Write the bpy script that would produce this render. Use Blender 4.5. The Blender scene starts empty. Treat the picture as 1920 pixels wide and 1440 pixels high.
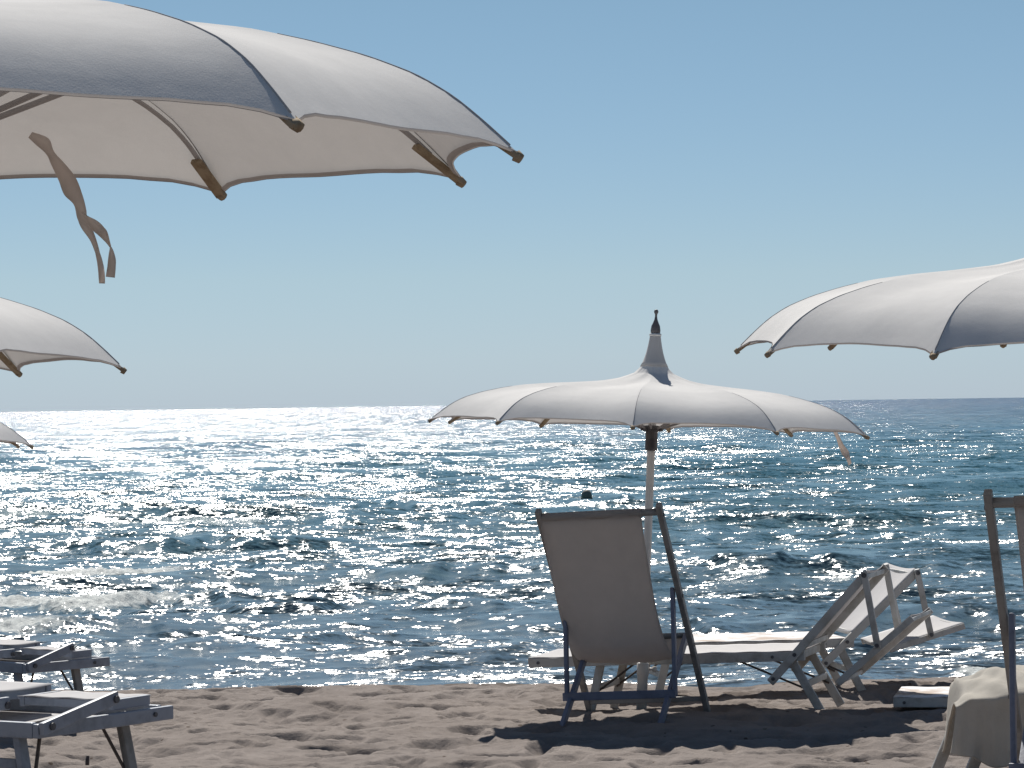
import bpy, bmesh, math, random
import numpy as np
from mathutils import Vector, Matrix

S = bpy.context.scene
COL = S.collection
R_ = math.radians

# ------------------------------------------------------------------ camera
CAM_Z = 1.737
cam_d = bpy.data.cameras.new('camera')
cam_d.sensor_width = 36.0
cam_d.lens = 36.0 * 6026 / 1920
cam_d.clip_start = 0.1
cam_d.clip_end = 60000
cam = bpy.data.objects.new('camera', cam_d)
COL.objects.link(cam)
pitch = math.atan(34.5 / 6026)
roll = math.atan(0.01406)
fw = Vector((0, math.cos(pitch), math.sin(pitch)))
rt0 = Vector((1, 0, 0)); up0 = rt0.cross(fw)
rt = rt0 * math.cos(roll) - up0 * math.sin(roll)
up = rt.cross(fw)
M = Matrix((rt, up, -fw)).transposed().to_4x4()
M.translation = (0, 0, CAM_Z)
cam.matrix_world = M
S.camera = cam

# ------------------------------------------------------------------ world and sun
SUN_EL, SUN_AZ = R_(47), R_(-8.5)          # azimuth from +Y, negative = left
world = bpy.data.worlds.new('World'); S.world = world
world.use_nodes = True
nt = world.node_tree; nt.nodes.clear()
wo = nt.nodes.new('ShaderNodeOutputWorld'); bg = nt.nodes.new('ShaderNodeBackground')
sky = nt.nodes.new('ShaderNodeTexSky'); sky.sky_type = 'NISHITA'
sky.sun_disc = False
sky.sun_elevation = SUN_EL; sky.sun_rotation = SUN_AZ
sky.air_density = 0.8; sky.dust_density = 0.0; sky.ozone_density = 6.0
bg.inputs['Strength'].default_value = 0.060
# marine air: the Nishita horizon runs yellow at high ozone, so its lowest degrees are cooled by elevation
wtc = nt.nodes.new('ShaderNodeTexCoord'); wse = nt.nodes.new('ShaderNodeSeparateXYZ')
nt.links.new(wtc.outputs['Generated'], wse.inputs[0])
wmr = nt.nodes.new('ShaderNodeMapRange'); wmr.inputs['From Min'].default_value = 0; wmr.inputs['From Max'].default_value = .14
nt.links.new(wse.outputs[2], wmr.inputs[0])
wra = nt.nodes.new('ShaderNodeValToRGB'); nt.links.new(wmr.outputs[0], wra.inputs[0])
e = wra.color_ramp.elements; e.new(.10); e.new(.28)
for el, (p_, c_) in zip(e, [(0, (.75, .84, 1.10)), (.10, (.86, .90, 1.06)), (.28, (.99, .97, .99)), (1, (1.12, 1.06, .90))]): el.position = p_; el.color = (*c_, 1)
wmx = nt.nodes.new('ShaderNodeMix'); wmx.data_type = 'RGBA'; wmx.blend_type = 'MULTIPLY'; wmx.inputs[0].default_value = 1
nt.links.new(sky.outputs[0], wmx.inputs[6]); nt.links.new(wra.outputs[0], wmx.inputs[7])
nt.links.new(wmx.outputs[2], bg.inputs[0]); nt.links.new(bg.outputs[0], wo.inputs[0])

sun_d = bpy.data.lights.new('sun', 'SUN')
sun_d.energy = 5.0; sun_d.angle = R_(0.53); sun_d.color = (1, .955, .88)
sun = bpy.data.objects.new('sun', sun_d); COL.objects.link(sun)
sdir = Vector((math.sin(SUN_AZ) * math.cos(SUN_EL), math.cos(SUN_AZ) * math.cos(SUN_EL), math.sin(SUN_EL)))
sun.rotation_euler = sdir.to_track_quat('Z', 'Y').to_euler()
sun.location = (0, 0, 30)

S.view_settings.view_transform = 'Standard'
S.view_settings.look = 'None'
S.view_settings.gamma = 1
S.view_settings.exposure = 0.2
S.cycles.max_bounces = 10
S.cycles.use_denoising = True
S.cycles.sample_clamp_direct = 0
S.cycles.sample_clamp_indirect = 4
S.cycles.caustics_reflective = False
S.cycles.caustics_refractive = False

# ------------------------------------------------------------------ helpers
def tag(o, label=None, cat=None, group=None, kind=None):
    if label: o['label'] = label
    if cat: o['category'] = cat
    if group: o['group'] = group
    if kind: o['kind'] = kind
    return o

def thing(name, label, cat, loc=(0, 0, 0), rot=(0, 0, 0), group=None):
    o = bpy.data.objects.new(name, None)
    COL.objects.link(o)
    o.empty_display_size = .1
    o.location = loc; o.rotation_euler = rot
    return tag(o, label, cat, group)

def link(name, bm, m, parent=None, smooth=False):
    me = bpy.data.meshes.new(name)
    bmesh.ops.recalc_face_normals(bm, faces=bm.faces)
    bm.to_mesh(me); bm.free()
    if smooth:
        for p in me.polygons: p.use_smooth = True
    me.materials.append(m)
    o = bpy.data.objects.new(name, me)
    COL.objects.link(o)
    if parent: o.parent = parent
    return o

def grid_obj(name, X, Y, Z, m, parent=None, smooth=True, attrs=None):
    ny, nx = X.shape
    co = np.stack([X, Y, Z], -1).reshape(-1, 3).astype(np.float32)
    idx = np.arange(ny * nx).reshape(ny, nx)
    q = np.stack([idx[:-1, :-1], idx[:-1, 1:], idx[1:, 1:], idx[1:, :-1]], -1).reshape(-1, 4).astype(np.int32)
    me = bpy.data.meshes.new(name)
    me.vertices.add(len(co)); me.vertices.foreach_set('co', co.ravel())
    me.loops.add(q.size); me.loops.foreach_set('vertex_index', q.ravel())
    me.polygons.add(len(q))
    me.polygons.foreach_set('loop_start', np.arange(0, q.size, 4, dtype=np.int32))
    me.update(calc_edges=True)
    me.polygons.foreach_set('use_smooth', np.full(len(q), smooth))
    for k, a in (attrs or {}).items():
        at = me.attributes.new(k, 'FLOAT', 'POINT'); at.data.foreach_set('value', a.ravel().astype(np.float32))
    me.materials.append(m)
    o = bpy.data.objects.new(name, me); COL.objects.link(o)
    if parent: o.parent = parent
    return o

def board(bm, p0, p1, w, t, side=None, bev=.003, ext=0):
    """box from p0 to p1; w = size along `side`, t = size across both"""
    p0, p1 = Vector(p0), Vector(p1)
    d = (p1 - p0); L = d.length; d.normalize()
    p0 = p0 - d * ext; p1 = p1 + d * ext; L += 2 * ext
    s = Vector(side) if side is not None else Vector((0, 0, 1))
    s = (s - d * s.dot(d))
    if s.length < 1e-4: s = Vector((1, 0, 0)) - d * d.x
    s.normalize(); n = d.cross(s)
    mt = Matrix((d, s, n)).transposed().to_4x4(); mt.translation = (p0 + p1) / 2
    r = bmesh.ops.create_cube(bm, size=1)
    bmesh.ops.scale(bm, vec=(L, w, t), verts=r['verts'])
    if bev:
        es = list({e for v in r['verts'] for e in v.link_edges})
        rb = bmesh.ops.bevel(bm, geom=es, offset=bev, segments=2, affect='EDGES', profile=.6)
        vs = list({v for f in rb['faces'] for v in f.verts})
    else: vs = r['verts']
    bmesh.ops.transform(bm, matrix=mt, verts=vs)

def tube(bm, pts, rad, seg=8, cap=True):
    pts = [Vector(p) for p in pts]
    rads = rad if isinstance(rad, (list, tuple)) else [rad] * len(pts)
    rings = []; prev = None
    for i, p in enumerate(pts):
        d = (pts[min(i + 1, len(pts) - 1)] - pts[max(i - 1, 0)]).normalized()
        a = prev if prev is not None else (Vector((0, 0, 1)) if abs(d.z) < .9 else Vector((1, 0, 0)))
        a = (a - d * a.dot(d)).normalized(); prev = a; b = d.cross(a)
        rings.append([bm.verts.new(p + (a * math.cos(2 * math.pi * k / seg) + b * math.sin(2 * math.pi * k / seg)) * rads[i]) for k in range(seg)])
    for r0, r1 in zip(rings, rings[1:]):
        for k in range(seg): bm.faces.new((r0[k], r0[(k + 1) % seg], r1[(k + 1) % seg], r1[k]))
    if cap: bm.faces.new(rings[0]); bm.faces.new(rings[-1])

def lathe(bm, prof, seg=24, c=(0, 0, 0)):
    tube(bm, [(c[0], c[1], c[2] + z) for r, z in prof], [max(r, .0005) for r, z in prof], seg)

# periodic band-limited noise fields, made once with an FFT
def field(n, size, lo, hi, seed, ax=1.0, p=0.0):
    """Gaussian field on an n x n tile of `size` metres, wavelengths lo..hi; ax>1 stretches along x"""
    rg = np.random.default_rng(seed)
    k = np.fft.fftfreq(n, size / n)
    kx, ky = np.meshgrid(k * ax, k)
    kk = np.hypot(kx, ky) + 1e-9
    a = np.exp(-.5 * ((np.log(kk) - np.log(1 / math.sqrt(lo * hi))) / (.5 * math.log(hi / lo) + .05)) ** 2) * kk ** (-1 - p)
    a[0, 0] = 0
    f = np.fft.ifft2(np.fft.fft2(rg.standard_normal((n, n))) * a).real
    return f / f.std()

def samp(F, size, X, Y):
    n = F.shape[0]
    u = (X / size * n) % n; v = (Y / size * n) % n
    i = np.floor(u).astype(int); j = np.floor(v).astype(int)
    a = u - i; b = v - j; i %= n; j %= n; i1 = (i + 1) % n; j1 = (j + 1) % n
    return (F[j, i] * (1 - a) + F[j, i1] * a) * (1 - b) + (F[j1, i] * (1 - a) + F[j1, i1] * a) * b

def sstep(a, b, x):
    t = np.clip((x - a) / (b - a), 0, 1); return t * t * (3 - 2 * t)

# ------------------------------------------------------------------ materials
def mat(name):
    m = bpy.data.materials.new(name); m.use_nodes = True
    m.node_tree.nodes.clear()
    o = m.node_tree.nodes.new('ShaderNodeOutputMaterial')
    return m, m.node_tree, o

def N(t, ty, **k):
    n = t.nodes.new(ty)
    for a, b in k.items(): setattr(n, a, b)
    return n

def noise(t, scale, detail=3, rough=.5, coord=None, vec=None):
    n = N(t, 'ShaderNodeTexNoise'); n.inputs['Scale'].default_value = scale
    n.inputs['Detail'].default_value = detail; n.inputs['Roughness'].default_value = rough
    if vec is None:
        tc = N(t, 'ShaderNodeTexCoord'); vec = tc.outputs[coord or 'Object']
    t.links.new(vec, n.inputs['Vector'])
    return n

def ramp(t, fac, stops):
    r = N(t, 'ShaderNodeValToRGB'); t.links.new(fac, r.inputs[0])
    e = r.color_ramp.elements
    while len(e) < len(stops): e.new(.5)
    for el, (p, c) in zip(e, stops): el.position = p; el.color = (*c, 1)
    return r.outputs[0]

def paint(name, c1, c2, rough=.5, scale=9, bump=.15, spec=.4):
    m, t, o = mat(name)
    b = N(t, 'ShaderNodeBsdfPrincipled')
    n = noise(t, scale, 6, .65)
    t.links.new(ramp(t, n.outputs[0], [(.38, c2), (.55, c1)]), b.inputs['Base Color'])
    b.inputs['Roughness'].default_value = rough; b.inputs['Specular IOR Level'].default_value = spec
    n2 = noise(t, 60, 4, .6)
    bp = N(t, 'ShaderNodeBump'); bp.inputs['Strength'].default_value = bump; bp.inputs['Distance'].default_value = .004
    t.links.new(n2.outputs[0], bp.inputs['Height']); t.links.new(bp.outputs[0], b.inputs['Normal'])
    t.links.new(b.outputs[0], o.inputs[0])
    return m

def cloth(name, col, trans, mix=.35, scale=240, mottle=.02, bump=.15):
    m, t, o = mat(name)
    d = N(t, 'ShaderNodeBsdfDiffuse'); tr = N(t, 'ShaderNodeBsdfTranslucent'); mx = N(t, 'ShaderNodeMixShader')
    mx.inputs[0].default_value = mix
    n = noise(t, 14, 6, .7)
    c2 = tuple(x * (1 - mottle * 2.2) for x in col); t2 = tuple(x * (1 - mottle * 2.2) for x in trans)
    t.links.new(ramp(t, n.outputs[0], [(.35, c2), (.65, col)]), d.inputs[0])
    t.links.new(ramp(t, n.outputs[0], [(.35, t2), (.65, trans)]), tr.inputs[0])
    w = noise(t, scale, 2, .5)
    w2 = noise(t, 9, 3, .5)
    ad = N(t, 'ShaderNodeMath', operation='MULTIPLY_ADD'); ad.inputs[1].default_value = 6
    t.links.new(w2.outputs[0], ad.inputs[0]); t.links.new(w.outputs[0], ad.inputs[2])
    bp = N(t, 'ShaderNodeBump'); bp.inputs['Strength'].default_value = bump; bp.inputs['Distance'].default_value = .002
    t.links.new(ad.outputs[0], bp.inputs['Height'])
    t.links.new(bp.outputs[0], d.inputs['Normal'])
    t.links.new(d.outputs[0], mx.inputs[1]); t.links.new(tr.outputs[0], mx.inputs[2]); t.links.new(mx.outputs[0], o.inputs[0])
    return m

M_CANOPY = cloth('canopy_canvas', (.81, .80, .79), (.47, .462, .455), .22)
M_SPIRE_SHADE = cloth('shaded_spire_canvas', (.55, .53, .52), (.05, .05, .05), .05)  # darker, near opaque canopy cloth: shade of the steep spire put into colour
M_HEM = cloth('canopy_hem', (.55, .53, .53), (.35, .32, .30), .25)
M_SEAM = cloth('seam_tape', (.50, .49, .49), (.3, .29, .28), .15)
M_STRAP = cloth('strap_webbing', (.78, .72, .68), (.72, .64, .58), .45, 500)
M_SLING = cloth('deckchair_canvas', (.50, .47, .45), (.80, .74, .70), .55)
M_BED = cloth('lounger_mesh', (.74, .73, .74), (.45, .40, .34), .28, 400)
M_BED_SANDY = None
M_TOWEL = cloth('towel_terry', (.56, .53, .48), (.36, .33, .29), .2, 160, .04, .5)
M_WHITE = paint('white_varnished_wood', (.50, .49, .47), (.36, .34, .31), .45)
M_FRAME = paint('grey_blue_shaded_wood', (.27, .30, .36), (.20, .22, .26), .45)  # bluish skylit shade of the backlit lounger frames put into the colour
M_BLUE_SHADE = paint('blue_grey_shaded_wood', (.16, .18, .25), (.12, .135, .19), .45)  # deckchair props and seat rails: blue of their shaded side put into colour
M_RAIL = paint('weathered_rail_wood', (.25, .245, .24), (.17, .165, .16), .5)
M_TIP = paint('wood_rib_tip', (.34, .27, .19), (.24, .18, .12), .8, 30, .15, .08)
M_DARK = paint('dark_metal', (.13, .12, .125), (.08, .075, .08), .45, 20)
M_BRACE = paint('rusty_steel_bar', (.10, .08, .07), (.06, .045, .04), .5, 40)
M_POLE = paint('cream_enamelled_pole', (.70, .68, .65), (.62, .60, .57), .35, 4)
M_BOLT = paint('bolt_steel', (.10, .10, .11), (.05, .05, .06), .4, 80)
M_SKIN = paint('tanned_skin', (.26, .22, .17), (.22, .18, .14), .5)
M_HAIR = paint('dark_hair', (.20, .19, .165), (.15, .14, .12), .7)

def sandy_bed():
    m, t, o = mat('lounger_mesh_with_sand')
    b = N(t, 'ShaderNodeBsdfPrincipled'); n = noise(t, 3.2, 6, .65)
    t.links.new(ramp(t, n.outputs[0], [(.48, (.72, .71, .72)), (.60, (.40, .32, .26))]), b.inputs['Base Color'])
    b.inputs['Roughness'].default_value = .8
    t.links.new(b.outputs[0], o.inputs[0]); return m
M_BED_SANDY = sandy_bed()

def sand_mat():
    m, t, o = mat('beach_sand')
    b = N(t, 'ShaderNodeBsdfPrincipled')
    geo = N(t, 'ShaderNodeNewGeometry')
    n = noise(t, 1.6, 6, .6, vec=geo.outputs['Position'])
    g = noise(t, 420, 2, .6, vec=geo.outputs['Position'])
    c1 = ramp(t, n.outputs[0], [(.3, (.215, .184, .166)), (.7, (.280, .244, .223))])
    mx = N(t, 'ShaderNodeMix', data_type='RGBA', blend_type='MULTIPLY'); mx.inputs[0].default_value = .8
    t.links.new(c1, mx.inputs[6])
    t.links.new(ramp(t, g.outputs[0], [(.3, (.62, .6, .6)), (.55, (1, 1, 1)), (.8, (1.25, 1.22, 1.2))]), mx.inputs[7])
    # scattered dark shell and weed crumbs
    v = N(t, 'ShaderNodeTexVoronoi'); v.inputs['Scale'].default_value = 7; t.links.new(geo.outputs['Position'], v.inputs['Vector'])
    sp = N(t, 'ShaderNodeMath', operation='LESS_THAN'); sp.inputs[1].default_value = .085; t.links.new(v.outputs['Distance'], sp.inputs[0])
    mx2 = N(t, 'ShaderNodeMix', data_type='RGBA'); t.links.new(sp.outputs[0], mx2.inputs[0])
    t.links.new(mx.outputs[2], mx2.inputs[6]); mx2.inputs[7].default_value = (.10, .075, .06, 1)
    # wet strip by the waterline
    at = N(t, 'ShaderNodeAttribute', attribute_name='wet')
    mx3 = N(t, 'ShaderNodeMix', data_type='RGBA', blend_type='MULTIPLY'); t.links.new(at.outputs['Fac'], mx3.inputs[0])
    t.links.new(mx2.outputs[2], mx3.inputs[6]); mx3.inputs[7].default_value = (.5, .48, .46, 1)
    t.links.new(mx3.outputs[2], b.inputs['Base Color'])
    b.inputs['Roughness'].default_value = .95; b.inputs['Specular IOR Level'].default_value = .15
    n2 = noise(t, 38, 7, .7, vec=geo.outputs['Position'])
    bp = N(t, 'ShaderNodeBump'); bp.inputs['Strength'].default_value = .55; bp.inputs['Distance'].default_value = .02
    t.links.new(n2.outputs[0], bp.inputs['Height']); t.links.new(bp.outputs[0], b.inputs['Normal'])
    t.links.new(b.outputs[0], o.inputs[0]); return m
M_SAND = sand_mat()

def water_mat():
    m, t, o = mat('sea_water')
    b = N(t, 'ShaderNodeBsdfPrincipled')
    geo = N(t, 'ShaderNodeNewGeometry')
    sep = N(t, 'ShaderNodeSeparateXYZ'); t.links.new(geo.outputs['Position'], sep.inputs[0])
    # water colour: greener shallows, then teal, deep blue far out
    mr = N(t, 'ShaderNodeMapRange'); mr.inputs['From Min'].default_value = 20; mr.inputs['From Max'].default_value = 400
    lg = N(t, 'ShaderNodeMath', operation='LOGARITHM'); lg.inputs[1].default_value = 10; t.links.new(sep.outputs[1], lg.inputs[0])
    mr.inputs['From Min'].default_value = 1.3; mr.inputs['From Max'].default_value = 3.0
    t.links.new(lg.outputs[0], mr.inputs[0])
    rg_ = N(t, 'ShaderNodeMapRange'); rg_.inputs['From Min'].default_value = 1.8; rg_.inputs['From Max'].default_value = 2.8; rg_.inputs['To Min'].default_value = WATER_ROUGH; rg_.inputs['To Max'].default_value = .19
    t.links.new(lg.outputs[0], rg_.inputs[0]); t.links.new(rg_.outputs[0], b.inputs['Roughness'])
    colr = ramp(t, mr.outputs[0], [(0, (.080, .115, .145)), (.22, (.055, .125, .150)), (.42, (.030, .120, .155)), (.75, (.028, .075, .125)), (1, (.03, .06, .12))])
    t.links.new(colr, b.inputs['Base Color'])
    b.inputs['Roughness'].default_value = WATER_ROUGH
    b.inputs['IOR'].default_value = WATER_IOR
    # small ripples as real slope noise
    def slope(scale, amp, sx=.55, detail=3, sy=1.0):
        mp = N(t, 'ShaderNodeMapping'); mp.inputs['Scale'].default_value = (sx, sy, 1)
        t.links.new(geo.outputs['Position'], mp.inputs[0])
        n = noise(t, scale, detail, .55, vec=mp.outputs[0])
        s = N(t, 'ShaderNodeVectorMath', operation='SUBTRACT'); s.inputs[1].default_value = (.5, .5, .5)
        t.links.new(n.outputs['Color'], s.inputs[0])
        k = N(t, 'ShaderNodeVectorMath', operation='MULTIPLY'); k.inputs[1].default_value = (amp * .54, amp * 1.08, 0)
        t.links.new(s.outputs[0], k.inputs[0]); return k.outputs[0]
    # far out the waves are smaller than a mesh cell and only the faces leaning to the shore can be seen over the crests
    fb_ = N(t, 'ShaderNodeMapRange'); fb_.inputs['From Min'].default_value = 1.5; fb_.inputs['From Max'].default_value = 2.3; fb_.inputs['To Min'].default_value = .9
    t.links.new(lg.outputs[0], fb_.inputs[0])
    fm = N(t, 'ShaderNodeMath', operation='MULTIPLY'); fm.inputs[1].default_value = -BIAS; t.links.new(fb_.outputs[0], fm.inputs[0])
    cx = N(t, 'ShaderNodeCombineXYZ'); t.links.new(fm.outputs[0], cx.inputs[1])
    a0 = N(t, 'ShaderNodeVectorMath', operation='ADD'); t.links.new(geo.outputs['Normal'], a0.inputs[0]); t.links.new(cx.outputs[0], a0.inputs[1])
    acc = a0.outputs[0]
    ff2_ = N(t, 'ShaderNodeMapRange'); ff2_.inputs['From Min'].default_value = 2.1; ff2_.inputs['From Max'].default_value = 2.8
    t.links.new(lg.outputs[0], ff2_.inputs[0])
    inv = N(t, 'ShaderNodeMath', operation='MULTIPLY_ADD'); inv.inputs[1].default_value = -.32; inv.inputs[2].default_value = 1.08; t.links.new(ff2_.outputs[0], inv.inputs[0])
    for sc, am, sx in SLOPES:
        f1 = N(t, 'ShaderNodeVectorMath', operation='SCALE'); t.links.new(slope(sc, am, sx), f1.inputs[0]); t.links.new(inv.outputs[0], f1.inputs['Scale'])
        a = N(t, 'ShaderNodeVectorMath', operation='ADD'); t.links.new(acc, a.inputs[0]); t.links.new(f1.outputs[0], a.inputs[1]); acc = a.outputs[0]
    for sc, am, sx in []:
        a = N(t, 'ShaderNodeVectorMath', operation='ADD'); t.links.new(acc, a.inputs[0]); t.links.new(slope(sc, am, sx), a.inputs[1]); acc = a.outputs[0]
    ff_ = N(t, 'ShaderNodeMapRange'); ff_.inputs['From Min'].default_value = 2.1; ff_.inputs['From Max'].default_value = 2.8
    t.links.new(lg.outputs[0], ff_.inputs[0])
    for sc, am, sx, sy in FAR_SLOPES:
        f2 = N(t, 'ShaderNodeVectorMath', operation='SCALE'); t.links.new(slope(sc, am, sx, 2, sy), f2.inputs[0]); t.links.new(ff_.outputs[0], f2.inputs['Scale'])
        a = N(t, 'ShaderNodeVectorMath', operation='ADD'); t.links.new(acc, a.inputs[0]); t.links.new(f2.outputs[0], a.inputs[1]); acc = a.outputs[0]
    nm = N(t, 'ShaderNodeVectorMath', operation='NORMALIZE'); t.links.new(acc, nm.inputs[0])
    t.links.new(nm.outputs[0], b.inputs['Normal'])
    # foam
    fo = N(t, 'ShaderNodeBsdfPrincipled'); fo.inputs['Base Color'].default_value = (.46, .50, .50, 1); fo.inputs['Roughness'].default_value = .6
    fn = noise(t, 16, 8, .75, vec=geo.outputs['Position'])
    fb = N(t, 'ShaderNodeBump'); fb.inputs['Strength'].default_value = 1; fb.inputs['Distance'].default_value = .03
    t.links.new(fn.outputs[0], fb.inputs['Height']); t.links.new(fb.outputs[0], fo.inputs['Normal'])
    at = N(t, 'ShaderNodeAttribute', attribute_name='foam')
    ad = N(t, 'ShaderNodeMath', operation='ADD'); t.links.new(at.outputs['Fac'], ad.inputs[0]); t.links.new(fn.outputs[0], ad.inputs[1])
    fr = N(t, 'ShaderNodeMapRange'); fr.inputs['From Min'].default_value = .82; fr.inputs['From Max'].default_value = 1.12
    t.links.new(ad.outputs[0], fr.inputs[0])
    mx = N(t, 'ShaderNodeMixShader'); t.links.new(fr.outputs[0], mx.inputs[0]); t.links.new(b.outputs[0], mx.inputs[1]); t.links.new(fo.outputs[0], mx.inputs[2])
    t.links.new(mx.outputs[0], o.inputs[0]); return m
WATER_ROUGH = .18
WATER_IOR = 1.42
BIAS = .07
SLOPES = [(.75, 1.45, .36), (3.2, 1.6, .5), (10, 1.6, .7), (26, 1.1, .8)]
FAR_SLOPES = [(3.0, 1.3, 1.0, .05), (1.2, 1.4, 1.0, .03)]
M_WATER = water_mat()

# ------------------------------------------------------------------ ground
WATER_Z = -.125
def base_ground(Y):
    z = .024 * (17.84 - Y)
    z = z + np.where(Y < 14.6, (14.6 - Y) * .031, 0)
    z = np.where(Y > 20.3, z - .16 * sstep(20.3, 22.2, Y) - .06 * np.clip(Y - 21.3, 0, None), z)
    return z
F_big = field(512, 16, .9, 3.5, 3)
F_mid = field(1024, 12, .26, .9, 5, .8)
F_sml = field(1024, 9, .08, .22, 7)
def ground_z(X, Y):
    X = np.asarray(X, float); Y = np.asarray(Y, float)
    m = samp(F_mid, 12, X + 1.3, Y + .7); b = samp(F_big, 16, X, Y); s = samp(F_sml, 9, X, Y)
    wavy = .016 * (1.0 - np.abs(m) * 1.25) + .011 * m + .015 * b + .0022 * (1 - np.abs(s) * 1.3)
    k = 1 - .75 * sstep(20.0, 21.2, Y)
    return base_ground(Y + .10 * samp(F_big, 16, X * .8 + 3, X * 0 + 2)) + wavy * k
def gz(x, y): return float(ground_z(x, y))

def make_sand():
    ys = np.concatenate([np.linspace(-6, 9.5, 60), np.linspace(9.5, 14.0, 160)[1:], np.arange(14.02, 22.6, .015), np.linspace(22.7, 60, 40)])
    xs = np.concatenate([np.linspace(-60, -6, 50), np.linspace(-5.8, -3.1, 40), np.arange(-3.05, 3.06, .0115), np.linspace(3.15, 5.8, 40), np.linspace(6, 60, 50)])
    X, Y = np.meshgrid(xs, ys)
    Z = ground_z(X, Y)
    wet = sstep(20.45, 20.75, Y + .10 * samp(F_big, 16, X, Y))
    o = grid_obj('sand', X, Y, Z, M_SAND, attrs={'wet': wet})
    tag(o, kind='structure', label='churned pale brown beach sand')
make_sand()

# ------------------------------------------------------------------ sea
def make_sea():
    rg = np.random.default_rng(11)
    rows = [20.4]
    while rows[-1] < 9000:
        d = rows[-1]
        rows.append(d + max(.030, 5.0e-5 * d * d))
    rows = np.array(rows)
    ang = np.concatenate([np.linspace(-.75, -.24, 120), np.linspace(-.2395, .2395, 1150), np.linspace(.24, .75, 120)])
    A, Y = np.meshgrid(np.tan(ang), rows)
    X = A * Y
    sp = np.gradient(rows)[:, None] * np.ones_like(X)           # local row spacing
    spx = np.abs(Y) * .0005
    Z = np.zeros_like(X); DX = np.zeros_like(X); DY = np.zeros_like(X)
    shore = sstep(20.8, 24.5, Y)
    # wind sea as a sum of trochoidal wave trains running to the beach
    nwv = 150
    for i in range(nwv):
        lam = .16 * (9.0 / .16) ** (rg.random() ** 1.0)
        spread = .28 if lam > 3 else .62
        th = rg.normal(0, spread) + .12
        k = 2 * math.pi / lam
        amp = SEA_AMP * lam ** .92 / math.sqrt(nwv) * (1.1 if lam > 2.5 else 1)
        lod = np.clip((lam / np.maximum(sp, spx) - 2.0) / 3.0, 0, 1)
        if lam < .5: lod = lod * (1 - sstep(60, 90, Y)) if lam < .3 else lod
        r_hi = np.searchsorted(-lod[:, 0], -1e-6)
        r_hi = int(r_hi) if r_hi > 0 else 0
        if r_hi < 2: continue
        kx, ky = k * math.sin(th), -k * math.cos(th)
        ph = kx * X[:r_hi] + ky * Y[:r_hi] + rg.random() * 6.283
        # wave groups
        g = .6 + .8 * np.sin(X[:r_hi] * rg.normal(0, .25) / math.sqrt(lam) + Y[:r_hi] * rg.normal(0, .2) / math.sqrt(lam) + rg.random() * 6.28) ** 2
        a = amp * lod[:r_hi] * g * (.45 + .55 * shore[:r_hi])
        Z[:r_hi] += a * np.cos(ph)
        DX[:r_hi] -= .8 * a * math.sin(th) * np.sin(ph); DY[:r_hi] += .8 * a * math.cos(th) * np.sin(ph)
    foam = np.zeros_like(X)
    Fw = field(512, 20, .8, 4, 21); Ff = field(512, 6, .08, .35, 22)
    def breaker(x0, x1, y0, h, fx0, fx1, wob=.35, slope=0., w=.55, fo=.78):
        nonlocal Z, foam
        yc = y0 + slope * X + wob * samp(Fw, 20, X, X * 0 + y0)
        env = sstep(x0 - 1.2, x0 + .6, X) * (1 - sstep(x1 - .6, x1 + 1.2, X))
        d = Y - yc
        prof = np.where(d < 0, np.exp(-(d / (w * .85)) ** 2), np.exp(-(d / (w * 2.2)) ** 2))
        Z += .5 * h * env * prof
        fe = sstep(fx0 - .5, fx0 + .3, X) * (1 - sstep(fx1 - .7, fx1 + .7, X))
        ff = fe * np.exp(-((d + .25) / (w * .95)) ** 2)
        foam = np.maximum(foam, ff * fo)
        Z += ff * .012 * samp(Ff, 6, X, Y)
    breaker(-12, -2.6, 36.0, .20, -12, -3.7, .4, .02)
    breaker(-12, -1.6, 30.6, .24, -12, -3.05, .35, .03)
    breaker(-12, -2.8, 26.6, .12, -12, -3.6, .3, .0, .4)
    breaker(-3.5, -.2, 29.3, .16, 50, 51, .4, .0, .5)
    breaker(-2.4, 4.5, 57.5, .22, 3.1, 4.0, .6, .0, .7, .42)
    breaker(1.2, 6.0, 44.0, .17, 50, 51, .5, .0, .6)
    breaker(-1.0, 8.0, 34.0, .16, 50, 51, .5, .02, .55)
    breaker(.5, 6.0, 26.5, .13, 50, 51, .4, .0, .45)
    breaker(-6, 1.0, 42.5, .20, 50, 51, .5, .0, .6)
    breaker(-6, 3.0, 49.5, .18, 50, 51, .5, .0, .6)
    breaker(-8, 2.0, 24.2, .07, 50, 51, .3, .0, .35)
    # wash at the edge of the sand
    ed = np.exp(-((Y - 21.15 - .12 * samp(Fw, 20, X * 2, X * 0)) / .10) ** 2) * (.30 + .28 * samp(Ff, 6, X * .5, Y * .5))
    foam = np.maximum(foam, ed * .9)
    spl = np.exp(-((Y - 21.5) / .30) ** 2 - ((X - 3.08) / .16) ** 2)
    foam = np.maximum(foam, spl * .8); Z += spl * (.055 + .008 * samp(Ff, 6, X, Y))
    R2 = (X ** 2 + Y ** 2)
    Z = Z + WATER_Z - R2 / (2 * 6.37e6 * 1.15)
    o = grid_obj('sea', X + DX, Y + DY, Z, M_WATER, attrs={'foam': foam})
    tag(o, kind='structure', label='glittering blue green sea with low waves rolling in')
SEA_AMP = .034
make_sea()

# ------------------------------------------------------------------ parasols
PR = [(.024, .560), (.026, .520), (.033, .470), (.044, .420), (.060, .368), (.080, .332), (.110, .303), (.155, .285), (.20, .272),
      (.30, .253), (.45, .239), (.60, .228), (.75, .212), (.87, .188), (.97, .163), (1.06, .132), (1.13, .095), (1.19, .050), (1.25, .0)]
PRr = np.array([p[0] for p in PR]); PRz = np.array([p[1] for p in PR])
def prof(r): 
    return np.interp(r, PRr, PRz)
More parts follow.
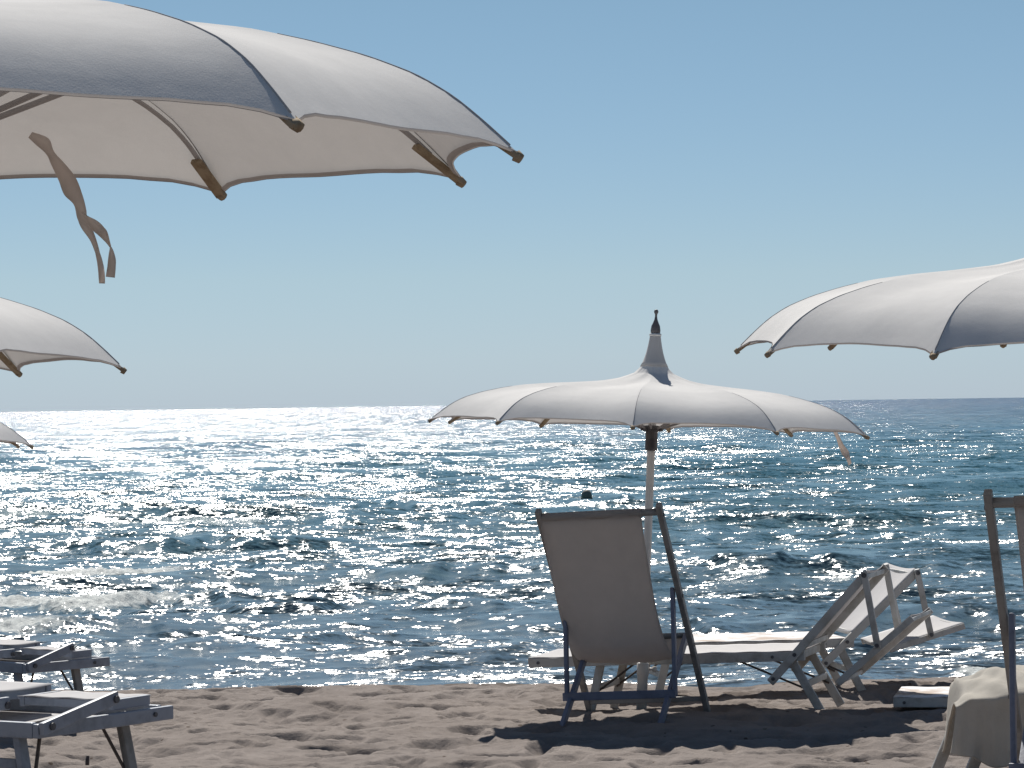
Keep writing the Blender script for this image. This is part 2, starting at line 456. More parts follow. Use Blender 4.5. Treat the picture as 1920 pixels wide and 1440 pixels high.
# smooth profile resampled through a light blur
_rr = np.linspace(0, 1.30, 521)
_zz = np.interp(_rr, PRr, PRz)
_zz[_rr > 1.25] = -(_rr[_rr > 1.25] - 1.25) * .9
_pad = np.convolve(np.pad(_zz, 10, mode='edge'), np.ones(21) / 21, 'same')[10:-10]
_wt = sstep(.2, .4, _rr) * (1 - sstep(1.18, 1.22, _rr))
_zs = _zz * (1 - _wt) + _pad * _wt
def P0(r): return np.interp(r, _rr, _zs)

def make_parasol(label, loc, spin, tx, ty, ribs=10, pole_len=1.75, seed=0, group=None, hubs=True, zs=1.0):
    """loc = middle of the rim circle"""
    rg = random.Random(seed)
    P = lambda r: P0(r) * zs
    up_ = Vector((-tx, -ty, 1)).normalized()
    rot = up_.to_track_quat('Z', 'Y').to_matrix()
    c = Vector(loc)
    base = c - up_ * pole_len
    root = thing('parasol', label, 'parasol', base, (0, 0, 0), group)
    rq = Vector((0, 0, 1)).rotation_difference(up_)
    root.rotation_mode = 'QUATERNION'; root.rotation_quaternion = rq
    H = pole_len
    st = 2 * math.pi / ribs
    def dirv(a): return (math.sin(a), -math.cos(a))
    # canopy
    bm = bmesh.new()
    nt_, ns = 16, 46
    sv = np.concatenate([np.linspace(.024, .12, 12)[:-1] / 1.25, np.linspace(.12 / 1.25, 1, ns - 11)])
    ring = []
    edge = []
    for k in range(ribs):
        a0 = spin + k * st; a1 = a0 + st
        d0 = np.array(dirv(a0)); d1 = np.array(dirv(a1))
        pull = .045 + .006 * rg.uniform(-1, 1); sag = .010 + .008 * rg.random(); w1, w2 = rg.uniform(0, 6), rg.uniform(0, 6)
        for j in range(nt_):
            t = j / nt_; q = 4 * t * (1 - t); colv = []
            smax = 1 - pull * q ** .62
            for i, s in enumerate(sv):
                ss = s * (1 + (smax - 1) * sstep(.5, 1, s))
                r = 1.25 * ss
                blend = float(sstep(.06, .35, s))
                # near the spire the fabric is round, further out it is stretched flat between ribs
                a = a0 + st * t
                pr = np.array(dirv(a)) * r
                pc = (d0 * (1 - t) + d1 * t) * r
                p = pr * (1 - blend) + pc * blend
                z = P(r)
                z -= sag * q * math.sin(math.pi * min(1, max(0, (s - .12) / .88))) ** .8
                z -= .022 * q * s ** 9
                z += .0025 * math.sin(9 * s + w1 + 7 * t) * q + .0007 * math.sin(17 * t + w2) * blend * q * s
                # puckers close to the rib tips
                z += .004 * math.exp(-((1 - s) / .10)) * math.sin(t * 60) * math.exp(-min(t, 1 - t) / .10)
                colv.append(bm.verts.new((p[0], p[1], z + H)))
            ring.append(colv); edge.append(Vector(colv[-1].co))
    n = len(ring)
    for j in range(n):
        A_, B_ = ring[j], ring[(j + 1) % n]
        for i in range(len(sv) - 1): bm.faces.new((A_[i], B_[i], B_[i + 1], A_[i + 1]))
    can = link('canopy', bm, M_CANOPY, root, True)
    # sharp creases along the ribs come from split panels: mark by edge
    me = can.data
    sh = []
    rows_ = len(sv)
    for e in me.edges:
        a, b = e.vertices
        if a // rows_ == b // rows_ and (a // rows_) % nt_ == 0: e.use_edge_sharp = True
    # hem along the scalloped edge
    bm = bmesh.new()
    tp = [bm.verts.new(p + Vector((0, 0, .002)) + Vector((p.x, p.y, 0)).normalized() * .002) for p in edge]
    bt = [bm.verts.new(p - Vector((0, 0, .004)) + Vector((p.x, p.y, 0)).normalized() * .003) for p in edge]
    ti = [bm.verts.new(p + Vector((0, 0, .0)) - Vector((p.x, p.y, 0)).normalized() * .012 + Vector((0, 0, .004))) for p in edge]
    for j in range(n):
        k = (j + 1) % n
        bm.faces.new((tp[j], tp[k], bt[k], bt[j])); bm.faces.new((bt[j], bt[k], ti[k], ti[j]))
    link('hem', bm, M_HEM, root, True)
    # pole, hubs
    bm = bmesh.new(); lathe(bm, [(.0225, -.25), (.0225, H + .50)], 20); link('pole', bm, M_POLE, root, True)
    bm = bmesh.new(); lathe(bm, [(.029, -.25), (.029, .245), (.034, .25), (.034, .315), (.026, .32)], 20)
    tube(bm, [(.03, 0, .285), (.065, 0, .285)], .008); tube(bm, [(.065, 0, .27), (.065, 0, .30)], .012)
    link('ground_socket', bm, M_POLE, root, True)
    if hubs:
        bm = bmesh.new(); lathe(bm, [(.028, H - .125), (.034, H - .12), (.034, H - .02), (.046, H - .015), (.046, H + .012), (.03, H + .015)], 20)
        for k in range(ribs):
            d = dirv(spin + k * st); tube(bm, [(d[0] * .04, d[1] * .04, H - .01), (d[0] * .062, d[1] * .062, H - .005)], .009, 6)
        link('slider_hub', bm, M_DARK, root, True)
    for k in range(ribs):
        d = dirv(spin + k * st)
        rr = [.26, .4, .5, .6, .7, .8, .88, .95, 1.0, 1.05, 1.09, 1.12, 1.15, 1.18]
        bm = bmesh.new(); tube(bm, [(d[0] * r, d[1] * r, H + float(P(r)) - .016) for r in rr], .0055, 6)
        rb = link('rib', bm, M_HEM, root, True)
        bm = bmesh.new(); tube(bm, [(d[0] * r, d[1] * r, H + float(P(r)) + .0004) for r in np.linspace(.80, 1.235, 24)], [.0007 + .0014 * i / 23 for i in range(24)], 6)
        link('seam', bm, M_SEAM, root, True)
        bm = bmesh.new()
        a = Vector((d[0] * 1.145, d[1] * 1.145, H + float(P(1.145)) - .028)); b_ = Vector((d[0] * 1.254, d[1] * 1.252, H - .010))
        board(bm, a, b_, .026, .012, side=(d[1], -d[0], 0), bev=.003)
        tube(bm, [b_ - (b_ - a) * .08, b_ + (b_ - a).normalized() * .003], [.0115, .009], 8)
        link('rib_tip', bm, M_TIP, rb, True)
        bm = bmesh.new()
        tube(bm, [(d[0] * .055, d[1] * .055, H - .004), (d[0] * .62, d[1] * .62, H + float(P(.62)) - .018)], .006, 6)
        link('strut', bm, M_HEM, root, True)
    bm = bmesh.new(); rs = [.075, .062, .052, .044, .036, .030, .028]
    lathe(bm, [(r_ + .003, float(P(r_)) + (.002 if r_ > .06 else 0)) for r_ in rs] + [(.030, .515)], 24, (0, 0, H))
    link('spire_shade_cover', bm, M_SPIRE_SHADE, root, True)  # added outer layer that darkens the spire in place of real shade
    bm = bmesh.new()
    lathe(bm, [(.033, .512), (.034, .517), (.034, .523), (.027, .527)], 20, (0, 0, H))
    link('collar', bm, M_POLE, root, True)
    bm = bmesh.new()
    lathe(bm, [(.0265, .526), (.0275, .545), (.024, .568), (.016, .585), (.009, .603), (.006, .622), (.007, .634), (.0115, .641), (.0125, .650), (.008, .658), (.001, .660)], 20, (0, 0, H))
    link('finial', bm, M_DARK, root, True)
    return root, H, rq

GP = 'white canvas parasols on the beach'
p1, H1, q1 = make_parasol('huge close white parasol filling the top left corner, its pale underside showing', (-1.216, 6.034, CAM_Z + .481), .778, -.022, .007, 10, 1.75, 1, GP, zs=1.094)
p2, H2, q2 = make_parasol('white parasol with tall spire and dark finial, standing behind the beige deckchair', (.773, 17.84, CAM_Z - .154), -.123, -.052, -.011, 10, 1.62, 2, GP)
p3, H3, q3 = make_parasol('white parasol cut off by the right edge of the photo, above the horizon', (2.045, 11.573, CAM_Z + .167), .067, -.006, .032, 10, 1.75, 3, GP, zs=1.195)
p4, H4, q4 = make_parasol('white parasol cut off by the left edge, just above the horizon', (-2.484, 10.16, CAM_Z + .194), .113, -.052, -.025, 8, 1.72, 4, GP, zs=1.093)
p5, H5, q5 = make_parasol('small far white parasol tip at the left edge, below the horizon', (-3.86, 17.55, CAM_Z - .175), .25, -.02, -.01, 10, 1.65, 5, GP)

def ribbon(name, pts, parent=None, m=None):
    """pts: list of (left xyz, right xyz) pairs, smoothed"""
    L = np.array([p[0] for p in pts], float); Rr = np.array([p[1] for p in pts], float)
    n = len(pts); u = np.linspace(0, n - 1, (n - 1) * 6 + 1)
    def sm(A):
        out = []
        for x in u:
            i = min(int(x), n - 2); t = x - i
            p0, p1_, p2_, p3_ = A[max(i - 1, 0)], A[i], A[i + 1], A[min(i + 2, n - 1)]
            out.append(.5 * ((2 * p1_) + (p2_ - p0) * t + (2 * p0 - 5 * p1_ + 4 * p2_ - p3_) * t * t + (3 * p1_ - p0 - 3 * p2_ + p3_) * t ** 3))
        return np.array(out)
    L = sm(L); Rr = sm(Rr)
    bm = bmesh.new(); th = .0012; rows_ = []
    for i in range(len(u)):
        l = Vector(L[i]); r = Vector(Rr[i]); w = (r - l); w = w.normalized() if w.length > 1e-6 else Vector((1, 0, 0))
        tt = Vector((L + Rr)[min(i + 1, len(u) - 1)] - (L + Rr)[max(i - 1, 0)]).normalized()
        nn = w.cross(tt).normalized() * th
        rows_.append([bm.verts.new(l + nn), bm.verts.new(r + nn), bm.verts.new(r - nn), bm.verts.new(l - nn)])
    for a, b in zip(rows_, rows_[1:]):
        for k in range(4): bm.faces.new((a[k], a[(k + 1) % 4], b[(k + 1) % 4], b[k]))
    bm.faces.new(rows_[0]); bm.faces.new(rows_[-1])
    o = link(name, bm, m or M_STRAP, None, True)
    if parent:
        bpy.context.view_layer.update()
        o.parent = parent; o.matrix_parent_inverse = parent.matrix_world.inverted()
    return o

# tie straps hanging and twisting in the breeze (world metres)
STRAP_NEAR = [((-1.0446, 6.99, 2.3277), (-1.0361, 6.99, 2.3399)), ((-1.0233, 6.9754, 2.3087), (-1.0019, 6.9946, 2.3254)), ((-1.0047, 6.9748, 2.2916), (-0.9896, 6.9852, 2.2974)), ((-0.9939, 6.9819, 2.2675), (-0.9674, 6.9681, 2.2726)), ((-0.9777, 6.9788, 2.2323), (-0.94, 6.9612, 2.2383)), ((-0.9651, 6.9628, 2.2015), (-0.9256, 6.9672, 2.1999)), ((-0.9418, 6.95, 2.1785), (-0.9189, 6.97, 2.1678)), ((-0.9355, 6.9518, 2.149), (-0.915, 6.9582, 2.1504)), ((-0.9269, 6.9583, 2.1274), (-0.9017, 6.9417, 2.1223)), ((-0.906, 6.9526, 2.0973), (-0.8933, 6.9374, 2.099)), ((-0.8928, 6.9358, 2.0605), (-0.8836, 6.9442, 2.062)), ((-0.8875, 6.9251, 2.0318), (-0.8782, 6.9449, 2.0338)), ((-0.8873, 6.9289, 2.0064), (-0.8748, 6.9311, 2.0058))]
STRAP_TAIL = [((-0.9207, 6.915, 2.1595), (-0.9093, 6.915, 2.1504)), ((-0.9092, 6.9035, 2.1382), (-0.8913, 6.9228, 2.1416)), ((-0.8946, 6.9061, 2.1178), (-0.8766, 6.9164, 2.1296)), ((-0.8795, 6.9163, 2.1041), (-0.8656, 6.9025, 2.1159)), ((-0.8657, 6.9163, 2.0899), (-0.8593, 6.8987, 2.0919)), ((-0.8596, 6.9035, 2.0802), (-0.8575, 6.9078, 2.0829)), ((-0.8601, 6.8938, 2.0683), (-0.8533, 6.9137, 2.0717)), ((-0.8645, 6.8987, 2.0457), (-0.8475, 6.9051, 2.0495)), ((-0.8692, 6.9083, 2.0194), (-0.8493, 6.8917, 2.0164))]
STRAP_FAR = [((1.8281, 18.4, 1.554), (1.8525, 18.4, 1.5537)), ((1.8528, 18.41, 1.5047), (1.8732, 18.4, 1.5107)), ((1.8683, 18.42, 1.4555), (1.894, 18.4, 1.4676)), ((1.884, 18.4, 1.4128), (1.923, 18.42, 1.4303)), ((1.908, 18.4, 1.3819), (1.9295, 18.4, 1.3938)), ((1.9197, 18.4, 1.3482), (1.9382, 18.4, 1.3632))]
ribbon('tie_strap', STRAP_NEAR, p1)
ribbon('tie_strap', STRAP_TAIL, p1)
ribbon('tie_strap', STRAP_FAR, p2)

# ------------------------------------------------------------------ deckchair
def make_deckchair(label, loc, rotz, tilt=(0, 0), group=None, slip=-.05):
    """local: +Y = way the sitter faces (out to sea), X across, z up"""
    root = thing('deckchair', label, 'deckchair', loc, (R_(tilt[0]), R_(tilt[1]), rotz), group)
    W = .335
    top, foot = (0, 1.14), (.74, -.03)
    def A(t): return (top[0] + (foot[0] - top[0]) * t, top[1] + (foot[1] - top[1]) * t)
    brear, bfront = (.0, -.03), (.62, .405)
    def B(t): return (brear[0] + (bfront[0] - brear[0]) * t, brear[1] + (bfront[1] - brear[1]) * t)
    for s in (-1, 1):
        x = s * W
        bm = bmesh.new(); board(bm, (x, *top), (x, *foot), .031, .040, side=(1, 0, 0), bev=.006)
        r = link('long_rail', bm, M_RAIL, root)
        bm = bmesh.new()
        for t in (.05, .43, .665): tube(bm, [(x + s * .012, *A(t)), (x + s * .019, *A(t))], .010, 10)
        link('bolt', bm, M_BOLT, r)
        bm = bmesh.new(); xb = s * (W - .062); board(bm, (xb, *brear), (xb, *bfront), .024, .042, side=(1, 0, 0), bev=.005)
        link('seat_rail', bm, M_BLUE_SHADE, root)
        bm = bmesh.new(); xp = s * (W - .031)
        ca, cb = A(.41), B(.36)
        board(bm, (xp - s * .001, ca[0] - .01, ca[1] + .025), (xp - s * .001, cb[0], cb[1] - .02), .022, .040, side=(1, 0, 0), bev=.008)
        link('prop_arm', bm, M_BLUE_SHADE, root)
    bm = bmesh.new(); tube(bm, [(-W, *A(.035)), (W, *A(.035))], .019, 12); link('top_bar', bm, M_RAIL, root, True)
    bm = bmesh.new(); tube(bm, [(-W + .05, *bfront), (W - .05, *bfront)], .016, 12); link('seat_bar', bm, M_RAIL, root, True)
    bm = bmesh.new(); cb = B(.36); board(bm, (-W + .02, cb[0] - .034, cb[1] - .002), (W - .02, cb[0] - .034, cb[1] - .002), .044, .022, side=(0, 0, 1), bev=.004)
    link('cross_bar', bm, M_BLUE_SHADE, root)
    bm = bmesh.new(); fb = A(.93); board(bm, (-W + .014, *fb), (W - .014, *fb), .028, .018, side=(0, 0, 1), bev=.004)
    link('foot_bar', bm, M_RAIL, root)
    # sling: hangs from the top bar, bellies behind the seat, runs to the seat bar
    a0 = A(.035); sw = .285
    path = [(a0[0] - .021, a0[1] + .004), (a0[0] - .012, a0[1] - .03), (.05, .98), (.105, .85), (.165, .72), (.23, .58), (.295, .46), (.36, .37), (.42, .315), (.48, .290), (.535, .300), (.585, .340), (.622, .418), (.642, .412)]
    path = np.array(path); n = len(path); u = np.linspace(0, n - 1, 70)
    ys = np.interp(u, range(n), path[:, 0]); zs = np.interp(u, range(n), path[:, 1])
    ys = np.convolve(np.pad(ys, 3, 'edge'), np.ones(7) / 7, 'same')[3:-3]; zs = np.convolve(np.pad(zs, 3, 'edge'), np.ones(7) / 7, 'same')[3:-3]
    v = np.linspace(-1, 1, 30)
    V, U = np.meshgrid(v, np.arange(70))
    uu = np.linspace(0, 1, 70)[:, None]
    belly = .030 * np.sin(np.pi * np.clip(uu, 0, 1)) * (1 - V ** 2)
    narrow = 1 - .04 * np.sin(np.pi * uu)
    X = V * sw * narrow
    Yy = ys[:, None] + belly * .55 + .004 * np.sin(V * 7 + uu * 9)
    Zz = zs[:, None] - belly * np.where(uu > .5, .9, .35) + .003 * np.sin(V * 11)
    X = X + slip * (1 - sstep(.35, .95, uu))
    sl = grid_obj('sling', X, Yy, Zz, M_SLING, root)
    sd = sl.modifiers.new('thick', 'SOLIDIFY'); sd.thickness = .002
    # hem stitched round the top bar
    bm = bmesh.new(); tube(bm, [(-sw + slip, *a0), (sw + slip, *a0)], .0235, 14); link('sling_sleeve', bm, M_SLING, root, True)
    return root

# ------------------------------------------------------------------ sun loungers
def make_lounger(label, loc, rotz, seat=1.53, H=.335, back=44, shade=None, legs=True, tilt=(0, 0), bed=None, group=None, W=.31, frame=None, brace=True, foot_legs=(.42, .33), bars=True):
    """local: x from foot end to head end, near side at y=0, far side y=2W"""
    bed = bed or M_BED; frame = frame or M_WHITE
    root = thing('sun_lounger', label, 'sun lounger', loc, (R_(tilt[0]), R_(tilt[1]), rotz), group)
    RT = .052
    ys = (0, 2 * W)
    bm = bmesh.new()
    for y in ys: board(bm, (0, y, H - RT / 2), (seat, y, H - RT / 2), RT, .026, side=(0, 0, 1), bev=.005)
    for x in (.013, seat - .04): board(bm, (x, .0135, H - RT / 2), (x, 2 * W - .0135, H - RT / 2), RT * .8, .024, side=(0, 0, 1), bev=.004)
    sf = link('seat_frame', bm, frame, root)
    bm = bmesh.new()
    for x in (.06, seat - .18, seat - .05):
        tube(bm, [(x, -.012, H - RT / 2), (x, -.019, H - RT / 2)], .009, 10)
    link('bolt', bm, M_BOLT, sf)
    gx = np.linspace(.0, seat - .03, 50); gy = np.linspace(-.008, 2 * W + .008, 16)
    X, Y = np.meshgrid(gx, gy)
    Z = H + .004 - .008 * np.sin(np.pi * np.clip(Y / (2 * W), 0, 1)) ** .8 * np.sin(np.pi * X / seat) ** .3 + .0015 * np.sin(X * 31)
    g = grid_obj('seat_fabric', X, Y, Z, bed, root)
    sd = g.modifiers.new('thick', 'SOLIDIFY'); sd.thickness = .003
    if legs:
        for x0, x1 in (foot_legs, (seat - .10, seat + .08)):
            for i, y in enumerate(ys):
                yy = y + (.028 if i == 0 else -.028)
                bm = bmesh.new(); board(bm, (x0, yy, H - .015), (x1, yy, -.04), .024, .048, side=(0, 1, 0), bev=.006)
                link('leg', bm, frame, root)
            if not bars: continue
            bm = bmesh.new(); xm = x0 + (x1 - x0) * .55
            board(bm, (xm, .04, H * .42), (xm, 2 * W - .04, H * .42), .035, .02, side=(0, 0, 1), bev=.004)
            link('leg_bar', bm, frame, root)
        if brace:
            for y in (.05, 2 * W - .05):
                bm = bmesh.new(); tube(bm, [(.60, y, H - .05), (.36, y, .10)], .006, 6); link('brace', bm, M_BRACE, root)
                bm = bmesh.new(); tube(bm, [(seat - .38, y, H - .05), (seat + .02, y, .09)], .006, 6); link('brace', bm, M_BRACE, root)
    # backrest: rails pivot on the seat frame
    a = R_(back); ca, sa = math.cos(a), math.sin(a)
    pvx, pvz = seat - .05, H - .015
    lo, hi = (-.21, .60) if back > 15 else (0.02, .60)
    def BP(d, off=0): return (pvx + ca * d - sa * off, pvz + sa * d + ca * off)
    bm = bmesh.new()
    for i, y in enumerate(ys):
        yy = y + (-.028 if i == 0 else .028)
        p, q = BP(lo), BP(hi)
        board(bm, (p[0], yy, p[1]), (q[0], yy, q[1]), .026, .046, side=(0, 1, 0), bev=.005)
    q = BP(hi - .03); board(bm, (q[0], -.015, q[1]), (q[0], 2 * W + .015, q[1]), .028, .024, side=(0, 0, 1), bev=.004)
    q = BP(.08); board(bm, (q[0], -.015, q[1] - .01), (q[0], 2 * W + .015, q[1] - .01), .028, .024, side=(0, 0, 1), bev=.004)
    bf = link('backrest_frame', bm, frame, root)
    bm = bmesh.new()
    for y, s in ((-.041, -1), (2 * W + .041, 1)):
        for dd in (lo + .03, 0, hi - .02):
            p = BP(dd); tube(bm, [(p[0], y, p[1]), (p[0], y + s * .007, p[1])], .011, 10)
    link('bolt', bm, M_BOLT, bf)
    dd = np.linspace(.06, hi + .004, 24); gy = np.linspace(-.038, 2 * W + .038, 16)
    D, Y = np.meshgrid(dd, gy)
    off = .024 - .02 * np.sin(np.pi * np.clip(Y / (2 * W), 0, 1)) ** .8
    g = grid_obj('backrest_fabric', pvx + ca * D - sa * off, Y, pvz + sa * D + ca * off, M_BED, root)
    sd = g.modifiers.new('thick', 'SOLIDIFY'); sd.thickness = .003
    if shade:
        # folding head shade: two arms hang from the top of the backrest and carry a small panel
        dx, dz, ang, l0, l1 = shade
        tpt = BP(hi - .01)
        for s, y in ((-1, -.056), (1, 2 * W + .056)):
            bm = bmesh.new(); board(bm, (tpt[0] - dx * .06, y, tpt[1] + .022), (tpt[0] + dx, y, tpt[1] - dz), .020, .036, side=(0, 1, 0), bev=.006)
            am = link('shade_arm', bm, frame, root)
            bm = bmesh.new(); tube(bm, [(tpt[0], y + s * .009, tpt[1]), (tpt[0], y + s * .016, tpt[1])], .014, 12)
            tube(bm, [(tpt[0] + dx * .96, y + s * .009, tpt[1] - dz * .96), (tpt[0] + dx * .96, y + s * .016, tpt[1] - dz * .96)], .012, 12)
            link('knob', bm, M_BOLT, am)
        aa = R_(ang); c0 = (tpt[0] + dx, tpt[1] - dz)
        def SP(d, o=0): return (c0[0] + math.cos(aa) * d - math.sin(aa) * o, c0[1] + math.sin(aa) * d + math.cos(aa) * o)
        bm = bmesh.new()
        for y in (-.030, 2 * W + .030):
            p, q = SP(-l0), SP(l1); board(bm, (p[0], y, p[1]), (q[0], y, q[1]), .022, .036, side=(0, 1, 0), bev=.005)
        for d_ in (-l0 + .015, l1 - .015):
            p = SP(d_); board(bm, (p[0], -.018, p[1]), (p[0], 2 * W + .018, p[1]), .022, .022, side=(0, 0, 1), bev=.004)
        sh = link('shade_frame', bm, frame, root)
        dd = np.linspace(-l0, l1, 20); gy = np.linspace(-.035, 2 * W + .035, 14); D, Y = np.meshgrid(dd, gy)
        off = .021 - .012 * np.sin(np.pi * np.clip(Y / (2 * W), 0, 1))
        g = grid_obj('shade_fabric', c0[0] + math.cos(aa) * D - math.sin(aa) * off, Y, c0[1] + math.sin(aa) * D + math.cos(aa) * off, M_BED, root)
        sd = g.modifiers.new('thick', 'SOLIDIFY'); sd.thickness = .003
    return root

GL = 'white sun loungers'
GD = 'beige canvas deckchairs'
make_deckchair('beige canvas deckchair seen from behind, standing in front of the parasol pole', (.495, 17.05, .035), R_(-18.5), (0, -2.6), GD)
make_deckchair('large beige deckchair cut off by the right edge of the photo', (2.035, 11.42, .258), R_(-17), (0, -.8), GD, slip=.04)

make_lounger('white sun lounger with raised back, nearer one behind the deckchair', (.08, 18.10, -.02), R_(-16), 1.58, .315, 46, (.055, .40, 39, .30, .25), tilt=(0, -1.9), group=GL)
make_lounger('white sun lounger with raised back and sand on its seat, farther one behind', (.50, 18.95, -.03), R_(8), 1.53, .33, 43, (.08, .385, 16, .26, .22), bed=M_BED_SANDY, group=GL)
make_lounger('white sun lounger lying flat on the sand with its legs folded, left of the towel', (2.065, 17.62, .005), R_(-11), 1.6, .085, 0, None, legs=False, bed=M_BED_SANDY, group=GL)
make_lounger('sun lounger under the beige towel at the right edge', (1.92, 12.95, .17), R_(4), 1.5, .345, 0, None, group=GL, foot_legs=(.03, -.13), bars=False)

# ------------------------------------------------------------------ left loungers: end towards the camera, shade folded on top
def folded_lounger(label, near, wv, H, ridge=.085, k=1.0):
    """near = near corner of the end (ground point), wv = vector across the end to the far corner"""
    W = math.hypot(*wv); ang = math.atan2(wv[1], wv[0])
    root = thing('sun_lounger', label, 'sun lounger', near, (0, 0, ang), GL)
    # local: x across the end (near -> far corner), y along the lounger away from the camera
    L = 1.9; RT = .055
    bm = bmesh.new()
    for x in (0, W - .02): board(bm, (x, .0, H - RT / 2), (x, L, H - RT / 2), RT, .026, side=(0, 0, 1), bev=.005)
    board(bm, (-.012, -.013, H - RT / 2 - .002), (W + .03, -.013, H - RT / 2 - .002), RT * .9, .024, side=(0, 0, 1), bev=.005)
    board(bm, (.0, L, H - RT / 2), (W - .02, L, H - RT / 2), RT, .026, side=(0, 0, 1), bev=.005)
    sf = link('seat_frame', bm, M_FRAME, root)
    bm = bmesh.new()
    for x in (.04, W - .08): tube(bm, [(x, -.026, H - RT / 2), (x, -.032, H - RT / 2)], .009, 10)
    link('bolt', bm, M_BOLT, sf)
    gx = np.linspace(.014, W - .034, 16); gy = np.linspace(.0, L - .02, 40); X, Y = np.meshgrid(gx, gy)
    g = grid_obj('seat_fabric', X, Y, H - .040 - .02 * np.sin(np.pi * X / W) * np.sin(np.pi * Y / L) ** .4, M_BED, root)
    sd = g.modifiers.new('thick', 'SOLIDIFY'); sd.thickness = .003
    for y0, y1 in ((.10, .02), (L - .35, L - .25)):
        for x in (.030, W - .12):
            bm = bmesh.new(); board(bm, (x, y0, H - .02), (x + (.0 if x < .1 else .02), y1, -.05), .046, .028, side=(1, 0, 0), bev=.006); link('leg', bm, M_FRAME if x < .1 else M_RAIL, root)
    bm = bmesh.new(); board(bm, (.050, .12, H * .62), (.050, L - .3, H * .62), .034, .02, side=(0, 0, 1), bev=.004); link('leg_bar', bm, M_FRAME, root)
    bm = bmesh.new(); tube(bm, [(.15, .10, H - .04), (.09, .08, .19), (.055, .06, .06)], .007, 6); tube(bm, [(.088, .08, .185), (.094, .082, .20)], .011, 8); link('brace', bm, M_BRACE, root)
    bm = bmesh.new(); tube(bm, [(W - .19, .14, H - .05), (W - .115, .05, .12)], .006, 6); link('brace', bm, M_BRACE, root)
    # head shade folded down on the end: arms slope up to its frame, which lies on the end rail
    rx = W * .56
    for y, rg_ in ((-.040, ridge), (.46, .045)):
        bm = bmesh.new(); board(bm, (-.01 if y < 0 else .03, y, H - .022 if y < 0 else H + .012), (rx, y, H + rg_ - .03), .046, .022, side=(0, 0, 1), bev=.005)
        am = link('shade_arm', bm, M_FRAME, root)
        for x, z in ((rx - .02, rg_ - .036), (.03, -.014 if y < 0 else .012)):
            bm = bmesh.new(); tube(bm, [(x, y - .012, H + z), (x, y - .020, H + z)], .013, 12); link('knob', bm, M_BOLT, am)
    bm = bmesh.new()
    for y in (.005, .415): board(bm, (rx + .02, y, H + .022), (W - .08, y, H + .024), .038, .022, side=(0, 0, 1), bev=.005)
    for x in (rx + .032, W - .10): board(bm, (x, .0165, H + .023), (x, .4035, H + .023), .030, .020, side=(0, 0, 1), bev=.004)
    link('shade_frame', bm, M_FRAME, root)
    gx = np.linspace(rx + .01, W - .07, 12); gy = np.linspace(-.002, .425, 12); X, Y = np.meshgrid(gx, gy)
    g = grid_obj('shade_fabric', X, Y, H + .044 - .004 * np.sin(np.pi * (X - rx) / (W - rx)) + .002 * np.sin(Y * 40), M_BED, root)
    sd = g.modifiers.new('thick', 'SOLIDIFY'); sd.thickness = .003
    # backrest frame lying flat along the far side
    xa, xb_ = W * .50, W - .035
    bm = bmesh.new()
    for x in (xa, xb_): board(bm, (x, .50, H + .035), (x, 1.75, H + .045), .042, .024, side=(0, 0, 1), bev=.005)
    board(bm, (xa + .0125, .52, H + .035), (xb_ - .0125, .52, H + .035), .034, .022, side=(0, 0, 1), bev=.004)
    link('backrest_frame', bm, M_FRAME, root)
    gx = np.linspace(xa - .01, xb_ + .01, 16); gy = np.linspace(.49, 1.76, 24); X, Y = np.meshgrid(gx, gy)
    g = grid_obj('backrest_fabric', X, Y, H + .060 + (Y - .5) * .008 - .006 * np.sin(np.pi * (X - xa) / (xb_ - xa)), M_BED, root)
    sd = g.modifiers.new('thick', 'SOLIDIFY'); sd.thickness = .003
    return root
folded_lounger('grey blue shaded sun lounger in the bottom left corner, shade folded on its end', (-1.650, 11.0, .265), (.375, .60), .40)
folded_lounger('grey blue shaded sun lounger behind the bottom left one, against the water', (-2.60, 17.0, .02), (.365, .40), .375, .10)

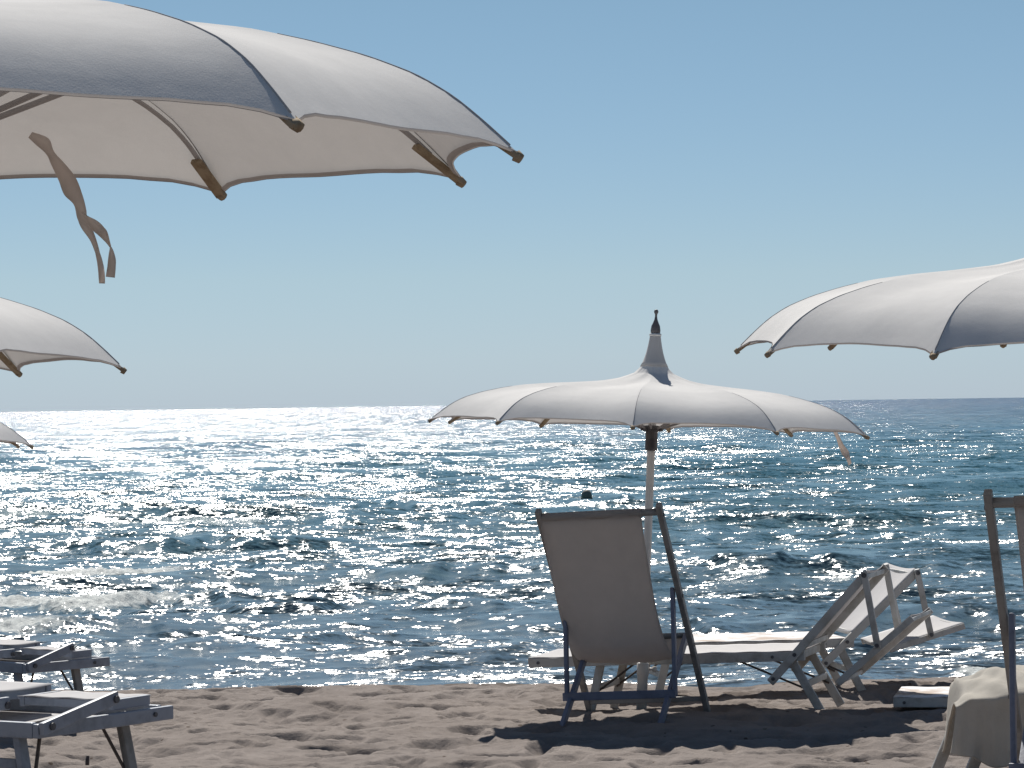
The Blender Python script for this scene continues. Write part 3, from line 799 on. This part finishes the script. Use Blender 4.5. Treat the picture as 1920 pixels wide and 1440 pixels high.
# ------------------------------------------------------------------ towel
def make_towel():
    # thick beach towel dropped over the foot end and near side of the lounger
    H = .17 + .345
    nu, nv = 90, 80
    u = np.linspace(0, 1, nu); v = np.linspace(0, 1, nv)
    U, V = np.meshgrid(u, v)
    x0 = 1.762
    X = x0 + U * .66
    hang = .205 + .03 * np.sin(U * 5) + .016 * np.abs(np.sin(U * 16 + 1)) + .035 * sstep(.05, .3, U)
    front = V < .5
    t = np.where(front, V / .5, 1); t2 = np.where(front, 0, (V - .5) / .5)
    rnd = 1 - sstep(0, .10, U)                                   # the border slumps round the corner of the frame
    Y = 12.905 + .60 * t2
    crest = .012 + .008 * samp(F_big, 16, U * 5 + 2, V * 4) + .004 * samp(F_big, 16, U * 9 + 5, V * 8) + .075 * np.exp(-((U - .36) / .20) ** 2) + .085 * np.exp(-((U - .66) / .13) ** 2) + .06 * np.exp(-((U - .95) / .12) ** 2)
    Z = np.where(front, H + .014 - hang * (1 - t), H + .014)
    Z = Z + np.where(front, 0, crest * np.sin(np.pi * np.clip(t2 * .85 + .02, 0, 1)) + .010 * np.sin(U * 26 + t2 * 9) * sstep(0, .2, t2) * (1 - rnd))
    Z = Z - rnd * np.where(front, .028 * t, .03 + .26 * sstep(.1, 1, t2)) - .006 * np.exp(-((V - .5) / .03) ** 2)
    X = X - np.where(front, .03 * (1 - t) * (1 - U) , 0) + rnd * np.where(front, 0, .02 * t2)
    # folds of the hanging part, deeper towards the bottom, and a rolled edge on top
    fold = .040 * np.abs(np.sin(U * 8 + 1.2 * np.sin(U * 4 + .5) + .6 * t)) - .02 + .014 * np.sin(U * 27 + 3 * t) + .006 * np.sin(U * 61)
    Y = Y - np.where(front, .016 + .05 * (1 - t) ** .8 * (.5 + .5 * U) + fold * (1.05 - t), 0)
    roll_ = np.exp(-((V - .50) / .085) ** 2) * sstep(.22, .40, U)
    Y = Y - .075 * roll_ * (.7 + .3 * np.sin(U * 13)); Z = Z + .022 * roll_ * np.where(front, t, 1)
    g = grid_obj('towel', X, Y, Z, M_TOWEL)
    sd = g.modifiers.new('thick', 'SOLIDIFY'); sd.thickness = .008
    tag(g, 'rumpled beige towel draped over the end of a lounger at the right edge', 'towel')
make_towel()

# ------------------------------------------------------------------ swimmer far out
def make_swimmer():
    D = 61.0; x = (1097 - 960) / 6026 * D
    root = thing('person', 'distant swimmer with only the head above the water', 'person', (x, D, WATER_Z - .12))
    bm = bmesh.new()
    pr = [(.02, -.35), (.20, -.30), (.23, -.18), (.17, -.09), (.075, -.04), (.060, .0), (.062, .04), (.078, .075), (.092, .13), (.095, .18), (.085, .235), (.055, .275), (.01, .29)]
    lathe(bm, pr, 20)
    # face: nose, ears
    for c, r in (((0, -.10, .13), .018), ((.092, 0, .14), .022), ((-.092, 0, .14), .022)):
        q = bmesh.ops.create_icosphere(bm, subdivisions=2, radius=r); bmesh.ops.translate(bm, vec=c, verts=q['verts'])
    link('body', bm, M_SKIN, root, True)
    bm = bmesh.new(); lathe(bm, [(.097, .15), (.101, .19), (.092, .245), (.06, .288), (.01, .302)], 20); link('hair', bm, M_HAIR, root, True)
make_swimmer()

# small dark stick in the sand
bm = bmesh.new(); tube(bm, [(0, 0, -.03), (.001, 0, .02), (.003, .002, .052)], [.009, .010, .008], 9)
st = link('stick', bm, M_BRACE, None, True); st.location = (-2.02, 15.1, gz(-2.02, 15.1))
tag(st, 'short dark stub sticking out of the sand beside the lounger legs', 'stick')
